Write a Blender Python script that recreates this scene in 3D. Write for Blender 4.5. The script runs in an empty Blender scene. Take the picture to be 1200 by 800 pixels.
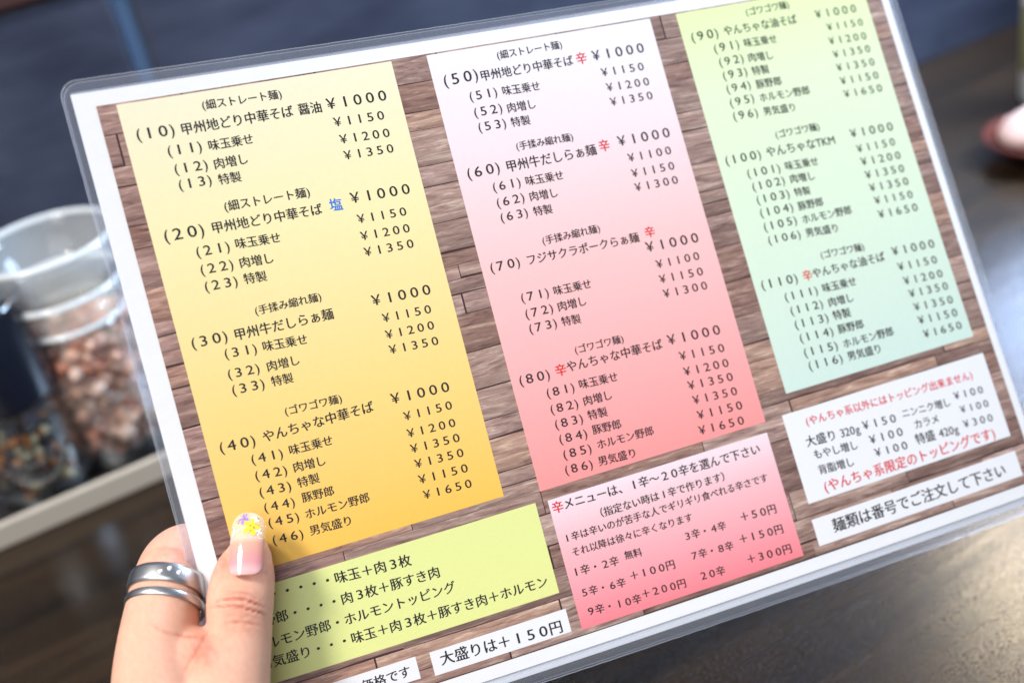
import bpy, bmesh, math, random
import numpy as np
from mathutils import Vector, Matrix, noise
random.seed(7); rng = np.random.RandomState(7)
S = 0.866e-3                      # one layout unit in metres (the menu sheet is a B5 sheet)
F = 1385.88                       # focal length in pixels of a 1200 px wide picture
# ---------------------------------------------------------------- frame
DOWN = np.array([.18614, .84586, .49987]); UP = -DOWN/np.linalg.norm(DOWN)
WX = np.array([.864, -.383, .326]); WX -= WX.dot(UP)*UP; WX /= np.linalg.norm(WX)
WY = np.cross(UP, WX)
EYE = 357.0                       # eye height above the table
M3 = np.array([WX, WY, UP])
def wv(c): return Vector(M3 @ np.asarray(c, float))             # direction
def wp(c): return Vector((M3 @ np.asarray(c, float) + np.array([0, 0, EYE])) * S)
def ray(x, y): return np.array([(x-600)/F, (y-400)/F, 1.0])
def cp(x, y, z): return wp(ray(x, y)*z)
def on_table(x, y, h=0):
    d = ray(x, y); return wp(d*(EYE-h)/d.dot(-UP))
def on_wall(x, y, Y):
    d = ray(x, y); return wp(d*(Y/S)/d.dot(WY))
sc = bpy.context.scene; COL = sc.collection
# ---------------------------------------------------------------- camera
cam = bpy.data.cameras.new('camera'); camo = bpy.data.objects.new('camera', cam); COL.objects.link(camo); sc.camera = camo
cx, cy, cz = wv([1, 0, 0]), wv([0, -1, 0]), wv([0, 0, -1])
camo.matrix_world = Matrix(((cx.x, cy.x, cz.x, 0), (cx.y, cy.y, cz.y, 0), (cx.z, cy.z, cz.z, EYE*S), (0, 0, 0, 1)))
cam.sensor_width = 36; cam.lens = F/1200*36; cam.clip_start = .02; cam.clip_end = 50
cam.dof.use_dof = True; cam.dof.focus_distance = 377*S; cam.dof.aperture_fstop = cam.lens/(7.1*.866)
# ---------------------------------------------------------------- world and lamps
w = bpy.data.worlds.new('World'); sc.world = w; w.use_nodes = True
w.node_tree.nodes['Background'].inputs[0].default_value = (.80, .86, 1, 1); w.node_tree.nodes['Background'].inputs[1].default_value = .25
sc.view_settings.view_transform = 'Standard'; sc.view_settings.look = 'None'; sc.view_settings.gamma = 1
sc.view_settings.use_curve_mapping = False; sc.view_settings.exposure = 0.0
sc.render.engine = 'CYCLES'; sc.cycles.use_denoising = True; sc.cycles.max_bounces = 10; sc.cycles.transparent_max_bounces = 16
sc.cycles.caustics_reflective = False; sc.cycles.caustics_refractive = False; sc.cycles.sample_clamp_indirect = 4
def area(name, pos, target, sx, sy, power, col, spread=180):
    l = bpy.data.lights.new(name, 'AREA'); l.shape = 'RECTANGLE'; l.size = sx; l.size_y = sy; l.energy = power; l.color = col; l.spread = math.radians(spread)
    o = bpy.data.objects.new(name, l); COL.objects.link(o); o.location = pos
    o.rotation_euler = (Vector(target)-Vector(pos)).to_track_quat('-Z', 'Y').to_euler(); return o
mid = cp(560, 400, 385)
area('ceiling_lamp_key', wp([-800, -620, -520]), mid, .22, .22, 17.5, (1, .965, .92))
area('soft_fill', wp([-500, -200, -1300]), mid, 1.2, 1.0, 14.5, (.93, .96, 1))  # added soft fill from the camera side, not an actual window
area('pendant_lamp_warm', (.84, .70, .69), on_table(1200, 690), .09, .09, .50, (1, .82, .58), 70)
area('far_window_blue', (1.30, 1.13, .61), on_table(1190, 270), .60, .30, 7.5, (.50, .66, 1.0), 90)
area('wall_fill_blue', (.85, .36, .52), (.38, .62, .12), .30, .30, 5.0, (.56, .76, 1.0), 74)  # added blue fill to brighten the right of the wall, no window there
# ---------------------------------------------------------------- materials
def mat(name, col=(.8, .8, .8), rough=.5, metal=0, **kw):
    m = bpy.data.materials.new(name); m.use_nodes = True
    b = m.node_tree.nodes['Principled BSDF']; b.inputs['Base Color'].default_value = (*col, 1)
    b.inputs['Roughness'].default_value = rough; b.inputs['Metallic'].default_value = metal
    for k, v in kw.items(): b.inputs[k.replace('_', ' ')].default_value = v
    m['b'] = 1; return m
def N(m, t, **kw):
    n = m.node_tree.nodes.new(t)
    for k, v in kw.items(): setattr(n, k, v)
    return n
def L(m, a, b): m.node_tree.links.new(a, b)
def BS(m): return m.node_tree.nodes['Principled BSDF']
def srgb(r, g, b):
    f = lambda c: ((c/255)/12.92 if c/255 <= .04045 else ((c/255+.055)/1.055)**2.4)
    return (f(r), f(g), f(b))
def ramp(m, fac, stops, interp='LINEAR'):
    r = N(m, 'ShaderNodeValToRGB'); r.color_ramp.interpolation = interp
    while len(r.color_ramp.elements) < len(stops): r.color_ramp.elements.new(.5)
    for e, (p, c) in zip(r.color_ramp.elements, stops): e.position = p; e.color = (*c, 1)
    L(m, fac, r.inputs[0]); return r
def noise_n(m, scale, detail=4, vec=None, rough=.5):
    n = N(m, 'ShaderNodeTexNoise'); n.inputs['Scale'].default_value = scale; n.inputs['Detail'].default_value = detail; n.inputs['Roughness'].default_value = rough
    if vec: L(m, vec, n.inputs['Vector'])
    return n
def bump(m, height, strength, dist):
    b = N(m, 'ShaderNodeBump'); b.inputs['Strength'].default_value = strength; b.inputs['Distance'].default_value = dist
    L(m, height, b.inputs['Height']); L(m, b.outputs[0], BS(m).inputs['Normal']); return b
PRINT = dict(Coat_Weight=.35, Coat_Roughness=.16, Specular_IOR_Level=.3)
def print_mat(name, stops, horiz=0.0):
    """ink colour running down the panel (a printed gradient), with faint paper mottling"""
    m = mat(name, (.8, .8, .8), .5, **PRINT)
    uv = N(m, 'ShaderNodeUVMap', uv_map='panel'); sp = N(m, 'ShaderNodeSeparateXYZ'); L(m, uv.outputs[0], sp.inputs[0])
    ad = N(m, 'ShaderNodeMath', operation='MULTIPLY_ADD'); L(m, sp.outputs[0], ad.inputs[0]); ad.inputs[1].default_value = horiz; L(m, sp.outputs[1], ad.inputs[2])
    r = ramp(m, ad.outputs[0], stops)
    n = noise_n(m, 420, 3); n2 = noise_n(m, 60, 3)
    sm = N(m, 'ShaderNodeMath', operation='ADD'); L(m, n.outputs[0], sm.inputs[0]); L(m, n2.outputs[0], sm.inputs[1])
    mr = N(m, 'ShaderNodeMapRange'); mr.inputs['From Min'].default_value = .6; mr.inputs['From Max'].default_value = 1.4; mr.inputs['To Min'].default_value = .955; mr.inputs['To Max'].default_value = 1.0
    L(m, sm.outputs[0], mr.inputs[0])
    mx = N(m, 'ShaderNodeMix', data_type='RGBA', blend_type='MULTIPLY'); mx.inputs[0].default_value = 1
    L(m, r.outputs[0], mx.inputs[6]); L(m, mr.outputs[0], mx.inputs[7]); L(m, mx.outputs[2], BS(m).inputs['Base Color'])
    bump(m, noise_n(m, 40, 2).outputs[0], .05, .0006)
    return m
white = print_mat('white_paper', [(0, (.80, .80, .82)), (1, (.80, .80, .82))])
ink = mat('black_ink', (.022, .02, .024), .5, **PRINT)
red_ink = mat('red_ink', srgb(214, 40, 48), .5, **PRINT)
blue_ink = mat('blue_ink', srgb(40, 120, 215), .5, **PRINT)
k = .92
yellow = print_mat('yellow_print', [(0, srgb(235, 229, 200)), (.3, srgb(237, 225, 172)), (.65, srgb(239, 209, 132)), (1, srgb(242, 190, 84))])
pink = print_mat('pink_print', [(0, srgb(232, 228, 234)), (.22, srgb(236, 217, 221)), (.5, srgb(240, 192, 191)), (1, srgb(242, 150, 148))])
green = print_mat('green_print', [(0, srgb(217, 230, 168)), (.22, srgb(217, 230, 192)), (.6, srgb(212, 228, 204)), (1, srgb(203, 223, 213))])
lime = print_mat('lime_print', [(0, srgb(222, 228, 150)), (1, srgb(224, 228, 148))])
rose = print_mat('rose_print', [(0, srgb(236, 218, 226)), (.3, srgb(239, 188, 194)), (1, srgb(240, 130, 140))])
notew = print_mat('note_print', [(0, (.80, .80, .83)), (1, (.80, .80, .83))])
# printed photograph of old boards: colour per board from an attribute, grain from noise
wm = mat('board_print', (.3, .2, .15), .5, **PRINT)
at = N(wm, 'ShaderNodeAttribute', attribute_name='board'); uv = N(wm, 'ShaderNodeUVMap', uv_map='mm')
vm = N(wm, 'ShaderNodeVectorMath', operation='MULTIPLY'); vm.inputs[1].default_value = (.05, .42, 1); L(wm, uv.outputs[0], vm.inputs[0])
va = N(wm, 'ShaderNodeVectorMath', operation='ADD'); L(wm, vm.outputs[0], va.inputs[0]); L(wm, at.outputs['Color'], va.inputs[1])
vs = N(wm, 'ShaderNodeVectorMath', operation='ADD'); 
n0 = noise_n(wm, .9, 2, va.outputs[0]); vsc = N(wm, 'ShaderNodeVectorMath', operation='SCALE'); L(wm, n0.outputs['Color'], vsc.inputs[0]); vsc.inputs['Scale'].default_value = 1.6
L(wm, va.outputs[0], vs.inputs[0]); L(wm, vsc.outputs[0], vs.inputs[1])
n1 = noise_n(wm, 1.5, 6, vs.outputs[0], .68)
rr = ramp(wm, n1.outputs[0], [(.27, srgb(78, 60, 57)), (.42, srgb(138, 113, 106)), (.55, srgb(163, 139, 130)), (.72, srgb(208, 190, 178))])
hs = N(wm, 'ShaderNodeMix', data_type='RGBA', blend_type='MULTIPLY'); hs.inputs[0].default_value = 1
at2 = N(wm, 'ShaderNodeAttribute', attribute_name='tint'); L(wm, rr.outputs[0], hs.inputs[6]); L(wm, at2.outputs['Color'], hs.inputs[7])
L(wm, hs.outputs[2], BS(wm).inputs['Base Color'])
gap_m = mat('board_gap_print', srgb(62, 40, 38), .5, **PRINT)
def film_mat():
    m = mat('laminate_film', (.86, .88, .93), .22, **{'Coat_Weight': .5}); o = m.node_tree.nodes['Material Output']
    tr = N(m, 'ShaderNodeBsdfTransparent'); tr.inputs[0].default_value = (.95, .96, .98, 1)
    lw = N(m, 'ShaderNodeLayerWeight'); lw.inputs[0].default_value = .35
    nz = noise_n(m, 700, 3)
    a = N(m, 'ShaderNodeMath', operation='MULTIPLY_ADD'); L(m, lw.outputs['Fresnel'], a.inputs[0]); a.inputs[1].default_value = .22; a.inputs[2].default_value = .01
    b = N(m, 'ShaderNodeMath', operation='MULTIPLY_ADD'); L(m, nz.outputs[0], b.inputs[0]); b.inputs[1].default_value = .05; L(m, a.outputs[0], b.inputs[2])
    mx = N(m, 'ShaderNodeMixShader'); L(m, b.outputs[0], mx.inputs[0]); L(m, tr.outputs[0], mx.inputs[1]); L(m, BS(m).outputs[0], mx.inputs[2]); L(m, mx.outputs[0], o.inputs[0])
    bump(m, noise_n(m, 260, 3).outputs[0], .3, .001)
    return m
film = film_mat()
rim_m = mat('laminate_rim', (.85, .87, .92), .15, **{'Coat_Weight': .6, 'Alpha': .2})
# ---------------------------------------------------------------- object helpers
def setp(o, label=None, cat=None, group=None, kind=None):
    if label: o['label'] = label
    if cat: o['category'] = cat
    if group: o['group'] = group
    if kind: o['kind'] = kind
    return o
def empty(name, loc, label, cat, group=None):
    o = bpy.data.objects.new(name, None); COL.objects.link(o); o.location = loc; o.empty_display_size = .02
    return setp(o, label, cat, group)
def link(name, me, m, parent=None, smooth=True):
    me.validate()
    if m: me.materials.append(m)
    if smooth: me.polygons.foreach_set('use_smooth', [True]*len(me.polygons))
    o = bpy.data.objects.new(name, me); COL.objects.link(o)
    if parent:
        o.parent = parent; o.matrix_parent_inverse = Matrix.Translation(-parent_loc(parent))
    return o
def parent_loc(p):
    v = p.location.copy() if p.type == 'EMPTY' else Vector((0, 0, 0))
    return v
def mesh(name, vs, fs, m, parent=None, smooth=True):
    me = bpy.data.meshes.new(name); me.from_pydata([tuple(v) for v in vs], [], fs); me.update()
    return link(name, me, m, parent, smooth)
def bmobj(name, bm, m, parent=None, smooth=True):
    bmesh.ops.recalc_face_normals(bm, faces=bm.faces)
    me = bpy.data.meshes.new(name); bm.to_mesh(me); bm.free(); return link(name, me, m, parent, smooth)
# ---------------------------------------------------------------- setting: table and wall
def grain_mat(name, dark, light, rough, scale):
    m = mat(name, dark, rough); tc = N(m, 'ShaderNodeTexCoord'); mp = N(m, 'ShaderNodeMapping'); mp.inputs['Scale'].default_value = (scale*.045, scale, scale); mp.inputs['Rotation'].default_value = (0, 0, math.radians(-4))
    L(m, tc.outputs['Object'], mp.inputs[0]); n = noise_n(m, 1, 7, mp.outputs[0], .62); n.inputs['Distortion'].default_value = .6
    r = ramp(m, n.outputs[0], [(.34, dark), (.62, light), (.8, tuple(c*1.3 for c in light))]); L(m, r.outputs[0], BS(m).inputs['Base Color'])
    mp2 = N(m, 'ShaderNodeMapping'); mp2.inputs['Scale'].default_value = (420, 800, 800); L(m, tc.outputs['Object'], mp2.inputs[0])
    f = noise_n(m, 1, 3, mp2.outputs[0], .7); ad = N(m, 'ShaderNodeMath', operation='MULTIPLY_ADD'); L(m, f.outputs[0], ad.inputs[0]); ad.inputs[1].default_value = .12; L(m, n.outputs[0], ad.inputs[2])
    mp3 = N(m, 'ShaderNodeMapping'); mp3.inputs['Scale'].default_value = (1100, 1500, 1500); L(m, tc.outputs['Object'], mp3.inputs[0]); g_ = noise_n(m, 1, 2, mp3.outputs[0]); gr = ramp(m, g_.outputs[0], [(.56, (0, 0, 0)), (.70, (1, 1, 1))])
    a3 = N(m, 'ShaderNodeMath', operation='MULTIPLY_ADD'); L(m, gr.outputs[0], a3.inputs[0]); a3.inputs[1].default_value = .5; L(m, ad.outputs[0], a3.inputs[2])
    bump(m, a3.outputs[0], .6, .00045); BS(m).inputs['Specular IOR Level'].default_value = .36; return m
table_m = grain_mat('dark_table_wood', (.004, .0022, .0010), (.028, .0145, .0062), .24, 46)
def slab(name, x0, x1, y0, y1, z0, z1, m, parent=None, bev=.0, seg=2):
    bm = bmesh.new(); bmesh.ops.create_cube(bm, size=1)
    for v in bm.verts: v.co = Vector(((x0+x1)/2+v.co.x*(x1-x0), (y0+y1)/2+v.co.y*(y1-y0), (z0+z1)/2+v.co.z*(z1-z0)))
    if bev: bmesh.ops.bevel(bm, geom=bm.edges[:], offset=bev, segments=seg, affect='EDGES', profile=.6)
    return bmobj(name, bm, m, parent, False)
TF = on_table(100, 602)                      # a point on the tray's front lower edge
WALL_Y = TF.y + 128*S
tab = slab('table', -1.2, 1.9, -.75, WALL_Y-.002, -.03, 0, table_m, bev=.002)
setp(tab, 'dark brown wooden table top with fine grain', 'table', kind='structure')
wall_m = mat('navy_vinyl', (.026, .030, .052), .42); nn = noise_n(wall_m, 22, 5)
r_ = ramp(wall_m, nn.outputs[0], [(.3, (.016, .018, .034)), (.7, (.046, .052, .080))]); L(wall_m, r_.outputs[0], BS(wall_m).inputs['Base Color']); bump(wall_m, noise_n(wall_m, 60, 4).outputs[0], .3, .002)
top = on_wall(40, 3, WALL_Y).z; gx = on_wall(158, 45, WALL_Y).x
wl = bpy.data.objects.new('wall', None); COL.objects.link(wl); setp(wl, 'navy blue padded partition behind the table with one vertical seam', 'wall', kind='structure')
sw = .0045
slab('panel', -1.3, gx-sw, WALL_Y, WALL_Y+.05, -.4, top, wall_m, wl, bev=.003)
slab('panel', gx+sw, 2.1, WALL_Y, WALL_Y+.05, -.4, top, wall_m, wl, bev=.003)
seam_m = mat('seam_strip', srgb(62, 82, 108), .4)
slab('seam_strip', gx-sw, gx+sw, WALL_Y+.002, WALL_Y+.03, -.4, top-.001, seam_m, wl)
cap_m = mat('cap_wood', (.05, .018, .016), .4)
slab('top_rail', -1.3, 2.1, WALL_Y-.004, WALL_Y+.056, top+.0005, top+.02, cap_m, wl, bev=.002)
slab('floor', -3, 4, -2.5, 3, -.72, -.70, mat('floor_dark', (.05, .05, .055), .6)).__setitem__('kind', 'structure')
# ---------------------------------------------------------------- condiment tray and jars
def lathe(name, prof, m, parent, c, seg=48, squash=None):
    vs = []; fs = []
    for r, z in prof:
        for i in range(seg):
            a = 2*math.pi*i/seg; vs.append((c[0]+r*math.cos(a), c[1]+r*math.sin(a), c[2]+z))
    for j in range(len(prof)-1):
        for i in range(seg):
            fs.append((j*seg+i, j*seg+(i+1) % seg, (j+1)*seg+(i+1) % seg, (j+1)*seg+i))
    shut = math.hypot(prof[0][0]-prof[-1][0], prof[0][1]-prof[-1][1]) < 1e-7
    if prof[0][0] > 1e-5 and not shut: fs.append(tuple(range(seg))[::-1])
    if prof[-1][0] > 1e-5 and not shut: fs.append(tuple((len(prof)-1)*seg+i for i in range(seg)))
    return mesh(name, vs, fs, m, parent)
tray_m = mat('pale_tray', srgb(172, 160, 144), .35, 0, Coat_Weight=.4)
tray_in = mat('dark_tray_base', (.02, .018, .018), .35)
tx0, tx1, ty0, ty1 = TF.x-.20, on_table(232, 545).x+.012, TF.y, TF.y+.098
tray = empty('condiment_tray', ((tx0+tx1)/2, (ty0+ty1)/2, 0), 'rectangular condiment tray with a pale rim and dark base, left side of the table', 'tray')
slab('base', tx0+.004, tx1-.004, ty0+.004, ty1-.004, .0005, .004, tray_in, tray)
for a in ((tx0, tx1, ty0, ty0+.004), (tx0, tx1, ty1-.004, ty1), (tx0, tx0+.004, ty0+.0041, ty1-.0041), (tx1-.004, tx1, ty0+.0041, ty1-.0041)):
    slab('rim', *a, .0002, .0125, tray_m, tray, bev=.001)
glass = mat('jar_glass', (.9, .95, .96), .05); o_ = glass.node_tree.nodes['Material Output']
tr = N(glass, 'ShaderNodeBsdfTransparent'); tr.inputs[0].default_value = (.93, .95, .96, 1); lw = N(glass, 'ShaderNodeLayerWeight'); lw.inputs[0].default_value = .42
gl = N(glass, 'ShaderNodeBsdfGlossy'); gl.inputs['Roughness'].default_value = .08; gl.inputs[0].default_value = (.95, .97, 1, 1)
mr = N(glass, 'ShaderNodeMath', operation='MULTIPLY_ADD'); L(glass, lw.outputs['Facing'], mr.inputs[0]); mr.inputs[1].default_value = .6; mr.inputs[2].default_value = .06
mx = N(glass, 'ShaderNodeMixShader'); L(glass, mr.outputs[0], mx.inputs[0]); L(glass, tr.outputs[0], mx.inputs[1]); L(glass, gl.outputs[0], mx.inputs[2]); L(glass, mx.outputs[0], o_.inputs[0])
lidm = mat('clear_lid_plastic', (.74, .75, .73), .12, Alpha=.17, Coat_Weight=.8)
def chunks(name, m, parent, c, r, z0, z1, n, size, kinds=None):
    vs = []; fs = []; mi = []
    base = bmesh.new(); bmesh.ops.create_icosphere(base, subdivisions=1, radius=1); bv = [v.co.copy() for v in base.verts]; bf = [[v.index for v in f.verts] for f in base.faces]; base.free()
    for i in range(n):
        a = rng.rand()*6.283; q = r*math.sqrt(rng.rand()); q = max(q, r*.55) if rng.rand() < .7 else q
        p = Vector((c[0]+q*math.cos(a), c[1]+q*math.sin(a), c[2]+z0+(z1-z0)*rng.rand())); s = size*(.6+.8*rng.rand()); k0 = len(vs)
        R = Matrix.Rotation(rng.rand()*6, 3, Vector(rng.rand(3)-.5)); ki = rng.randint(kinds) if kinds else 0
        for b in bv: vs.append(p + R @ Vector((b.x*s*1.2, b.y*s, b.z*s*.8))*(1+(.35*(rng.rand()-.5) if not kinds else 0)))
        for f in bf: fs.append([k0+t for t in f]); mi.append(ki)
    o = mesh(name, vs, fs, None, parent, smooth=bool(kinds))
    for q in (m if isinstance(m, list) else [m]): o.data.materials.append(q)
    o.data.polygons.foreach_set('material_index', mi); return o
salt_ms = [mat('salt_rose', srgb(246, 186, 158), .6, Subsurface_Weight=.3, Subsurface_Scale=.004), mat('salt_red', srgb(240, 160, 128), .6), mat('salt_pale', srgb(242, 204, 184), .5)]
pep_ms = [mat('pepper_black', (.02, .016, .014), .4), mat('pepper_orange', srgb(196, 120, 50), .4), mat('pepper_tan', srgb(206, 184, 140), .35), mat('pepper_plum', (.05, .03, .05), .4), mat('pepper_black_b', (.03, .022, .02), .35)]
# salt jar
jc = on_table(166, 552); jc = Vector((jc.x, max(jc.y, TF.y+.042), .004))
J = empty('salt_jar', jc, 'clear glass jar of pink rock salt with a wide clear lid, beside the black grinder', 'jar')
def gprof(R_, H, t=.0022):
    return [(R_*.9, .0), (R_, .004), (R_, H*.86), (R_*.88, H*.96), (R_*.86, H), (R_*.86-t, H), (R_*.88-t, H*.955), (R_-t, H*.85), (R_-t, .006), (R_*.5, .005)]
RJ = .0265; HJ = .074
lathe('glass_body', gprof(RJ, HJ), glass, J, jc)
sal = chunks('rock_salt', [salt_ms[i] for i in (0, 1, 0, 0, 2)], J, jc, RJ-.0045, .008, HJ*.96, 950, .0042, 5); sal['kind'] = 'stuff'
lathe('lid', [(RJ*.95, HJ-.001), (RJ*1.02, HJ+.003), (RJ*1.06, HJ+.010), (RJ*1.10, HJ+.014), (RJ*1.08, HJ+.017), (RJ*1.22, HJ+.022), (RJ*1.32, HJ+.034), (RJ*1.30, HJ+.039), (RJ*1.20, HJ+.040), (RJ*1.16, HJ+.034), (RJ*1.0, HJ+.022), (RJ*.86, HJ+.018), (.0, HJ+.018)], lidm, J, jc)
lathe('lid_collar', [(RJ*.82, HJ-.006), (RJ*.84, HJ-.002), (RJ*.84, HJ+.012), (0, HJ+.012)], mat('collar', srgb(196, 188, 168), .3, Alpha=.34, Coat_Weight=.4), J, jc)
rim_w = mat('glass_rim', (.82, .84, .84), .12, Alpha=.62, Coat_Weight=.8)
def torus(name, c, r, q, m, parent): return lathe(name, [(r+q*math.cos(a_*.5236), q*math.sin(a_*.5236)) for a_ in range(13)], m, parent, c)
torus('lid_rim', jc+Vector((0, 0, HJ+.039)), RJ*1.27, .0014, rim_w, J)
torus('lid_rim', jc+Vector((0, 0, HJ+.017)), RJ*1.12, .0016, rim_w, J)
torus('lid_rim', jc+Vector((0, 0, HJ+.002)), RJ*1.0, .0013, rim_w, J)
# pepper grinder
pc = on_table(60, 572); pc = Vector((pc.x, TF.y+.034, .004))
G = empty('pepper_grinder', pc, 'glass grinder of mixed peppercorns with a glossy black cap, cut by the left edge', 'grinder')
RG = .0245; HG = .052
lathe('glass_body', gprof(RG, HG, .002), glass, G, pc)
pp = chunks('peppercorns', pep_ms, G, pc, RG-.005, .007, HG*.8, 420, .0027, 5); pp['kind'] = 'stuff'
capb = mat('glossy_black_cap', (.006, .008, .016), .14, Coat_Weight=.8)
lathe('cap', [(RG*.95, HG-.002), (RG*1.08, HG), (RG*1.10, HG+.004), (RG*1.08, HG+.046), (RG*1.03, HG+.050), (RG*.9, HG+.051), (RG*.86, HG+.046), (0, HG+.046)], capb, G, pc)
# blurred things at the right edge
dc = on_table(1220, 180); dc.z = 0
D = empty('small_dish', dc, 'dark red dish with a pale pink item on it, right edge of the photo', 'dish')
lathe('bowl', [(.012, .001), (.020, .004), (.030, .010), (.033, .014), (.031, .014), (.018, .006), (0, .005)], mat('dark_red_lacquer', (.10, .022, .018), .25, Coat_Weight=.5), D, dc)
bm = bmesh.new(); bmesh.ops.create_uvsphere(bm, u_segments=24, v_segments=16, radius=1)
for v in bm.verts: v.co = dc+Vector((-.002+v.co.x*.026, v.co.y*.019, .017+v.co.z*.011*(1+.15*math.sin(9*v.co.x))))
bmobj('contents', bm, mat('pale_pink_contents', srgb(214, 182, 176), .55), D)
bc = on_table(1232, 116); bc.z = 0
B = empty('bottle', bc, 'upright pale bottle with an olive label, blurred behind the red dish', 'bottle')
lathe('bottle_body', [(.017, .001), (.019, .004), (.019, .075), (.014, .090), (.008, .098), (.008, .115)], mat('pale_bottle', srgb(190, 194, 192), .3), B, bc)
lathe('bottle_label', [(.0192, .022), (.0194, .0225), (.0194, .064), (.0192, .0645)], mat('olive_label', srgb(120, 120, 84), .5), B, bc)
# ---------------------------------------------------------------- the menu sheet
RM = np.array([[0.9219106832198465, 0.2637596805853825, -0.2837455251851787], [-0.24882669093254725, 0.9645296354285202, 0.08813546539097977], [0.2969275501611033, -0.01064956701575153, 0.9548406237051829]])
TM = np.array([32.62438462968863, -5.357550454811677, 399.3866526309194]); CC = [1.726992783652814, -11.635813809503205, -1.354827671811297, -0.20087126535281885, 4.563943334374028]
PH = 205.36
def sf(u, v):
    a = (u-148.5)/148.5; b = (v-105)/105
    return CC[0]*a*a+CC[1]*a*b+CC[2]*b*b+CC[3]*a**3+CC[4]*a*a*b
def mc(u, v, h=0): return RM@np.array([u-148.5, v-105, sf(u, v)-h])+TM      # h: height towards the reader
def mp_(u, v, h=0): return wp(mc(u, v, h))
def inv(x, y):
    d = RM.T@ray(x, y); o = -RM.T@TM; z = 0
    for _ in range(25):
        s = (z-o[2])/d[2]; X = o+s*d; u, v = X[0]+148.5, X[1]+105; z = sf(u, v)
    return u, v
menu = empty('laminated_menu', mp_(20, 205), 'laminated Japanese noodle menu with coloured price columns on a board print, held in a hand', 'menu')
def sheet(name, u0, u1, v0, v1, h0, h1, m, parent, step=3.):
    """closed thin slab following the bend of the sheet; front at height h1"""
    nu = max(1, int((u1-u0)/step)); nv = max(1, int((v1-v0)/step)); vs = []; fs = []; W = nu+1
    for h in (h1, h0):
        for j in range(nv+1):
            for i in range(nu+1): vs.append(mp_(u0+(u1-u0)*i/nu, v0+(v1-v0)*j/nv, h))
    o = W*(nv+1)
    for j in range(nv):
        for i in range(nu):
            a = j*W+i; fs.append((a, a+W, a+W+1, a+1)); fs.append((o+a, o+a+1, o+a+W+1, o+a+W))
    n2 = 2*o; vs += list(vs)                                     # second copy of the vertices for the hard rim
    for i in range(nu): fs.append((n2+i, n2+i+1, n2+o+i+1, n2+o+i)); a = n2+nv*W+i; fs.append((a+1, a, o+a, o+a+1))
    for j in range(nv): a = n2+j*W; fs.append((a+W, a, o+a, o+a+W)); a += nu; fs.append((a, a+W, o+a+W, o+a))
    me = bpy.data.meshes.new(name); me.from_pydata(vs, [], fs); me.update()
    l = me.uv_layers.new(name='panel'); idx = np.zeros(len(me.loops), int); me.loops.foreach_get('vertex_index', idx)
    t = idx % o; uvs = np.stack([(t % W)/nu, (t//W)/nv], 1); l.data.foreach_set('uv', uvs.ravel())
    return link(name, me, m, parent, True)
sheet('paper_sheet', 0, 297, 0, PH, -.10, .0, white, menu)
sheet('back_sheet', .3, 296.4, 1, 208.2, -.75, -.55, white, menu)['label'] = 'second white sheet showing as a strip below the front one'
# printed boards
wu0, wu1, wv0, wv1 = 6.1, 293.9, 4.2, 201.1
sheet('board_gap_print', wu0, wu1, wv0, wv1, .008, .05, gap_m, menu)
vs, fs, cs, ts, uvm = [], [], [], [], []
v = wv0
while v < wv1-.3:
    hgt = random.choice([4.5, 6.5, 8, 9.5, 11, 12.5])*random.uniform(.9, 1.1); v2 = min(v+hgt, wv1)
    u = wu0-random.uniform(0, 40)
    while u < wu1:
        u2 = u+random.uniform(38, 90); a0 = max(u, wu0); a1 = min(u2, wu1)
        if a1-a0 > 1:
            tone = random.choice([(.70, .62, .60), (.88, .83, .80), (1.06, 1.01, .97), (1.20, 1.08, .95), (.97, .91, .90), (.80, .68, .63), (1.14, 1.09, 1.08)]); 
            if a0 < 30: tone = tuple(c*q for c, q in zip(tone, (.92, .84, .84)))
            off = (random.random()*40, random.random()*40, 0); nu = max(1, int((a1-a0)/4)); nv = 3; k0 = len(vs)
            gu = .30 if random.random() < .7 else .0; gv = random.choice([.08, .2, .34, .5])
            b0, b1 = v+random.uniform(0, .06), v2-gv
            ph = random.random()*6
            for j in range(nv+1):
                for i in range(nu+1):
                    uu = a0+(a1-a0)*i/nu+(gu if i == 0 and a0 > wu0 else 0)-(gu if i == nu and a1 < wu1 else 0); vv = b0+(b1-b0)*j/nv
                    if j == nv and v2 < wv1: vv += .22*math.sin(uu*.16+ph)*gv*2
                    vs.append(mp_(uu, vv, .09)); uvm.append((uu, vv)); cs.append((*off, 1)); e_ = (1.12, 1.03, .98, .80)[j]; ts.append((tone[0]*e_, tone[1]*e_, tone[2]*e_, 1))
            for j in range(nv):
                for i in range(nu): a = k0+j*(nu+1)+i; fs.append((a, a+nu+1, a+nu+2, a+1))
        u = u2
    v = v2
bp = mesh('board_print', vs, fs, wm, menu)
for nm, dat in (('board', cs), ('tint', ts)):
    a = bp.data.attributes.new(nm, 'FLOAT_COLOR', 'POINT'); a.data.foreach_set('color', np.array(dat, float).ravel())
l = bp.data.uv_layers.new(name='mm'); idx = np.zeros(len(bp.data.loops), int); bp.data.loops.foreach_get('vertex_index', idx); l.data.foreach_set('uv', np.array(uvm)[idx].ravel())
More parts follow.
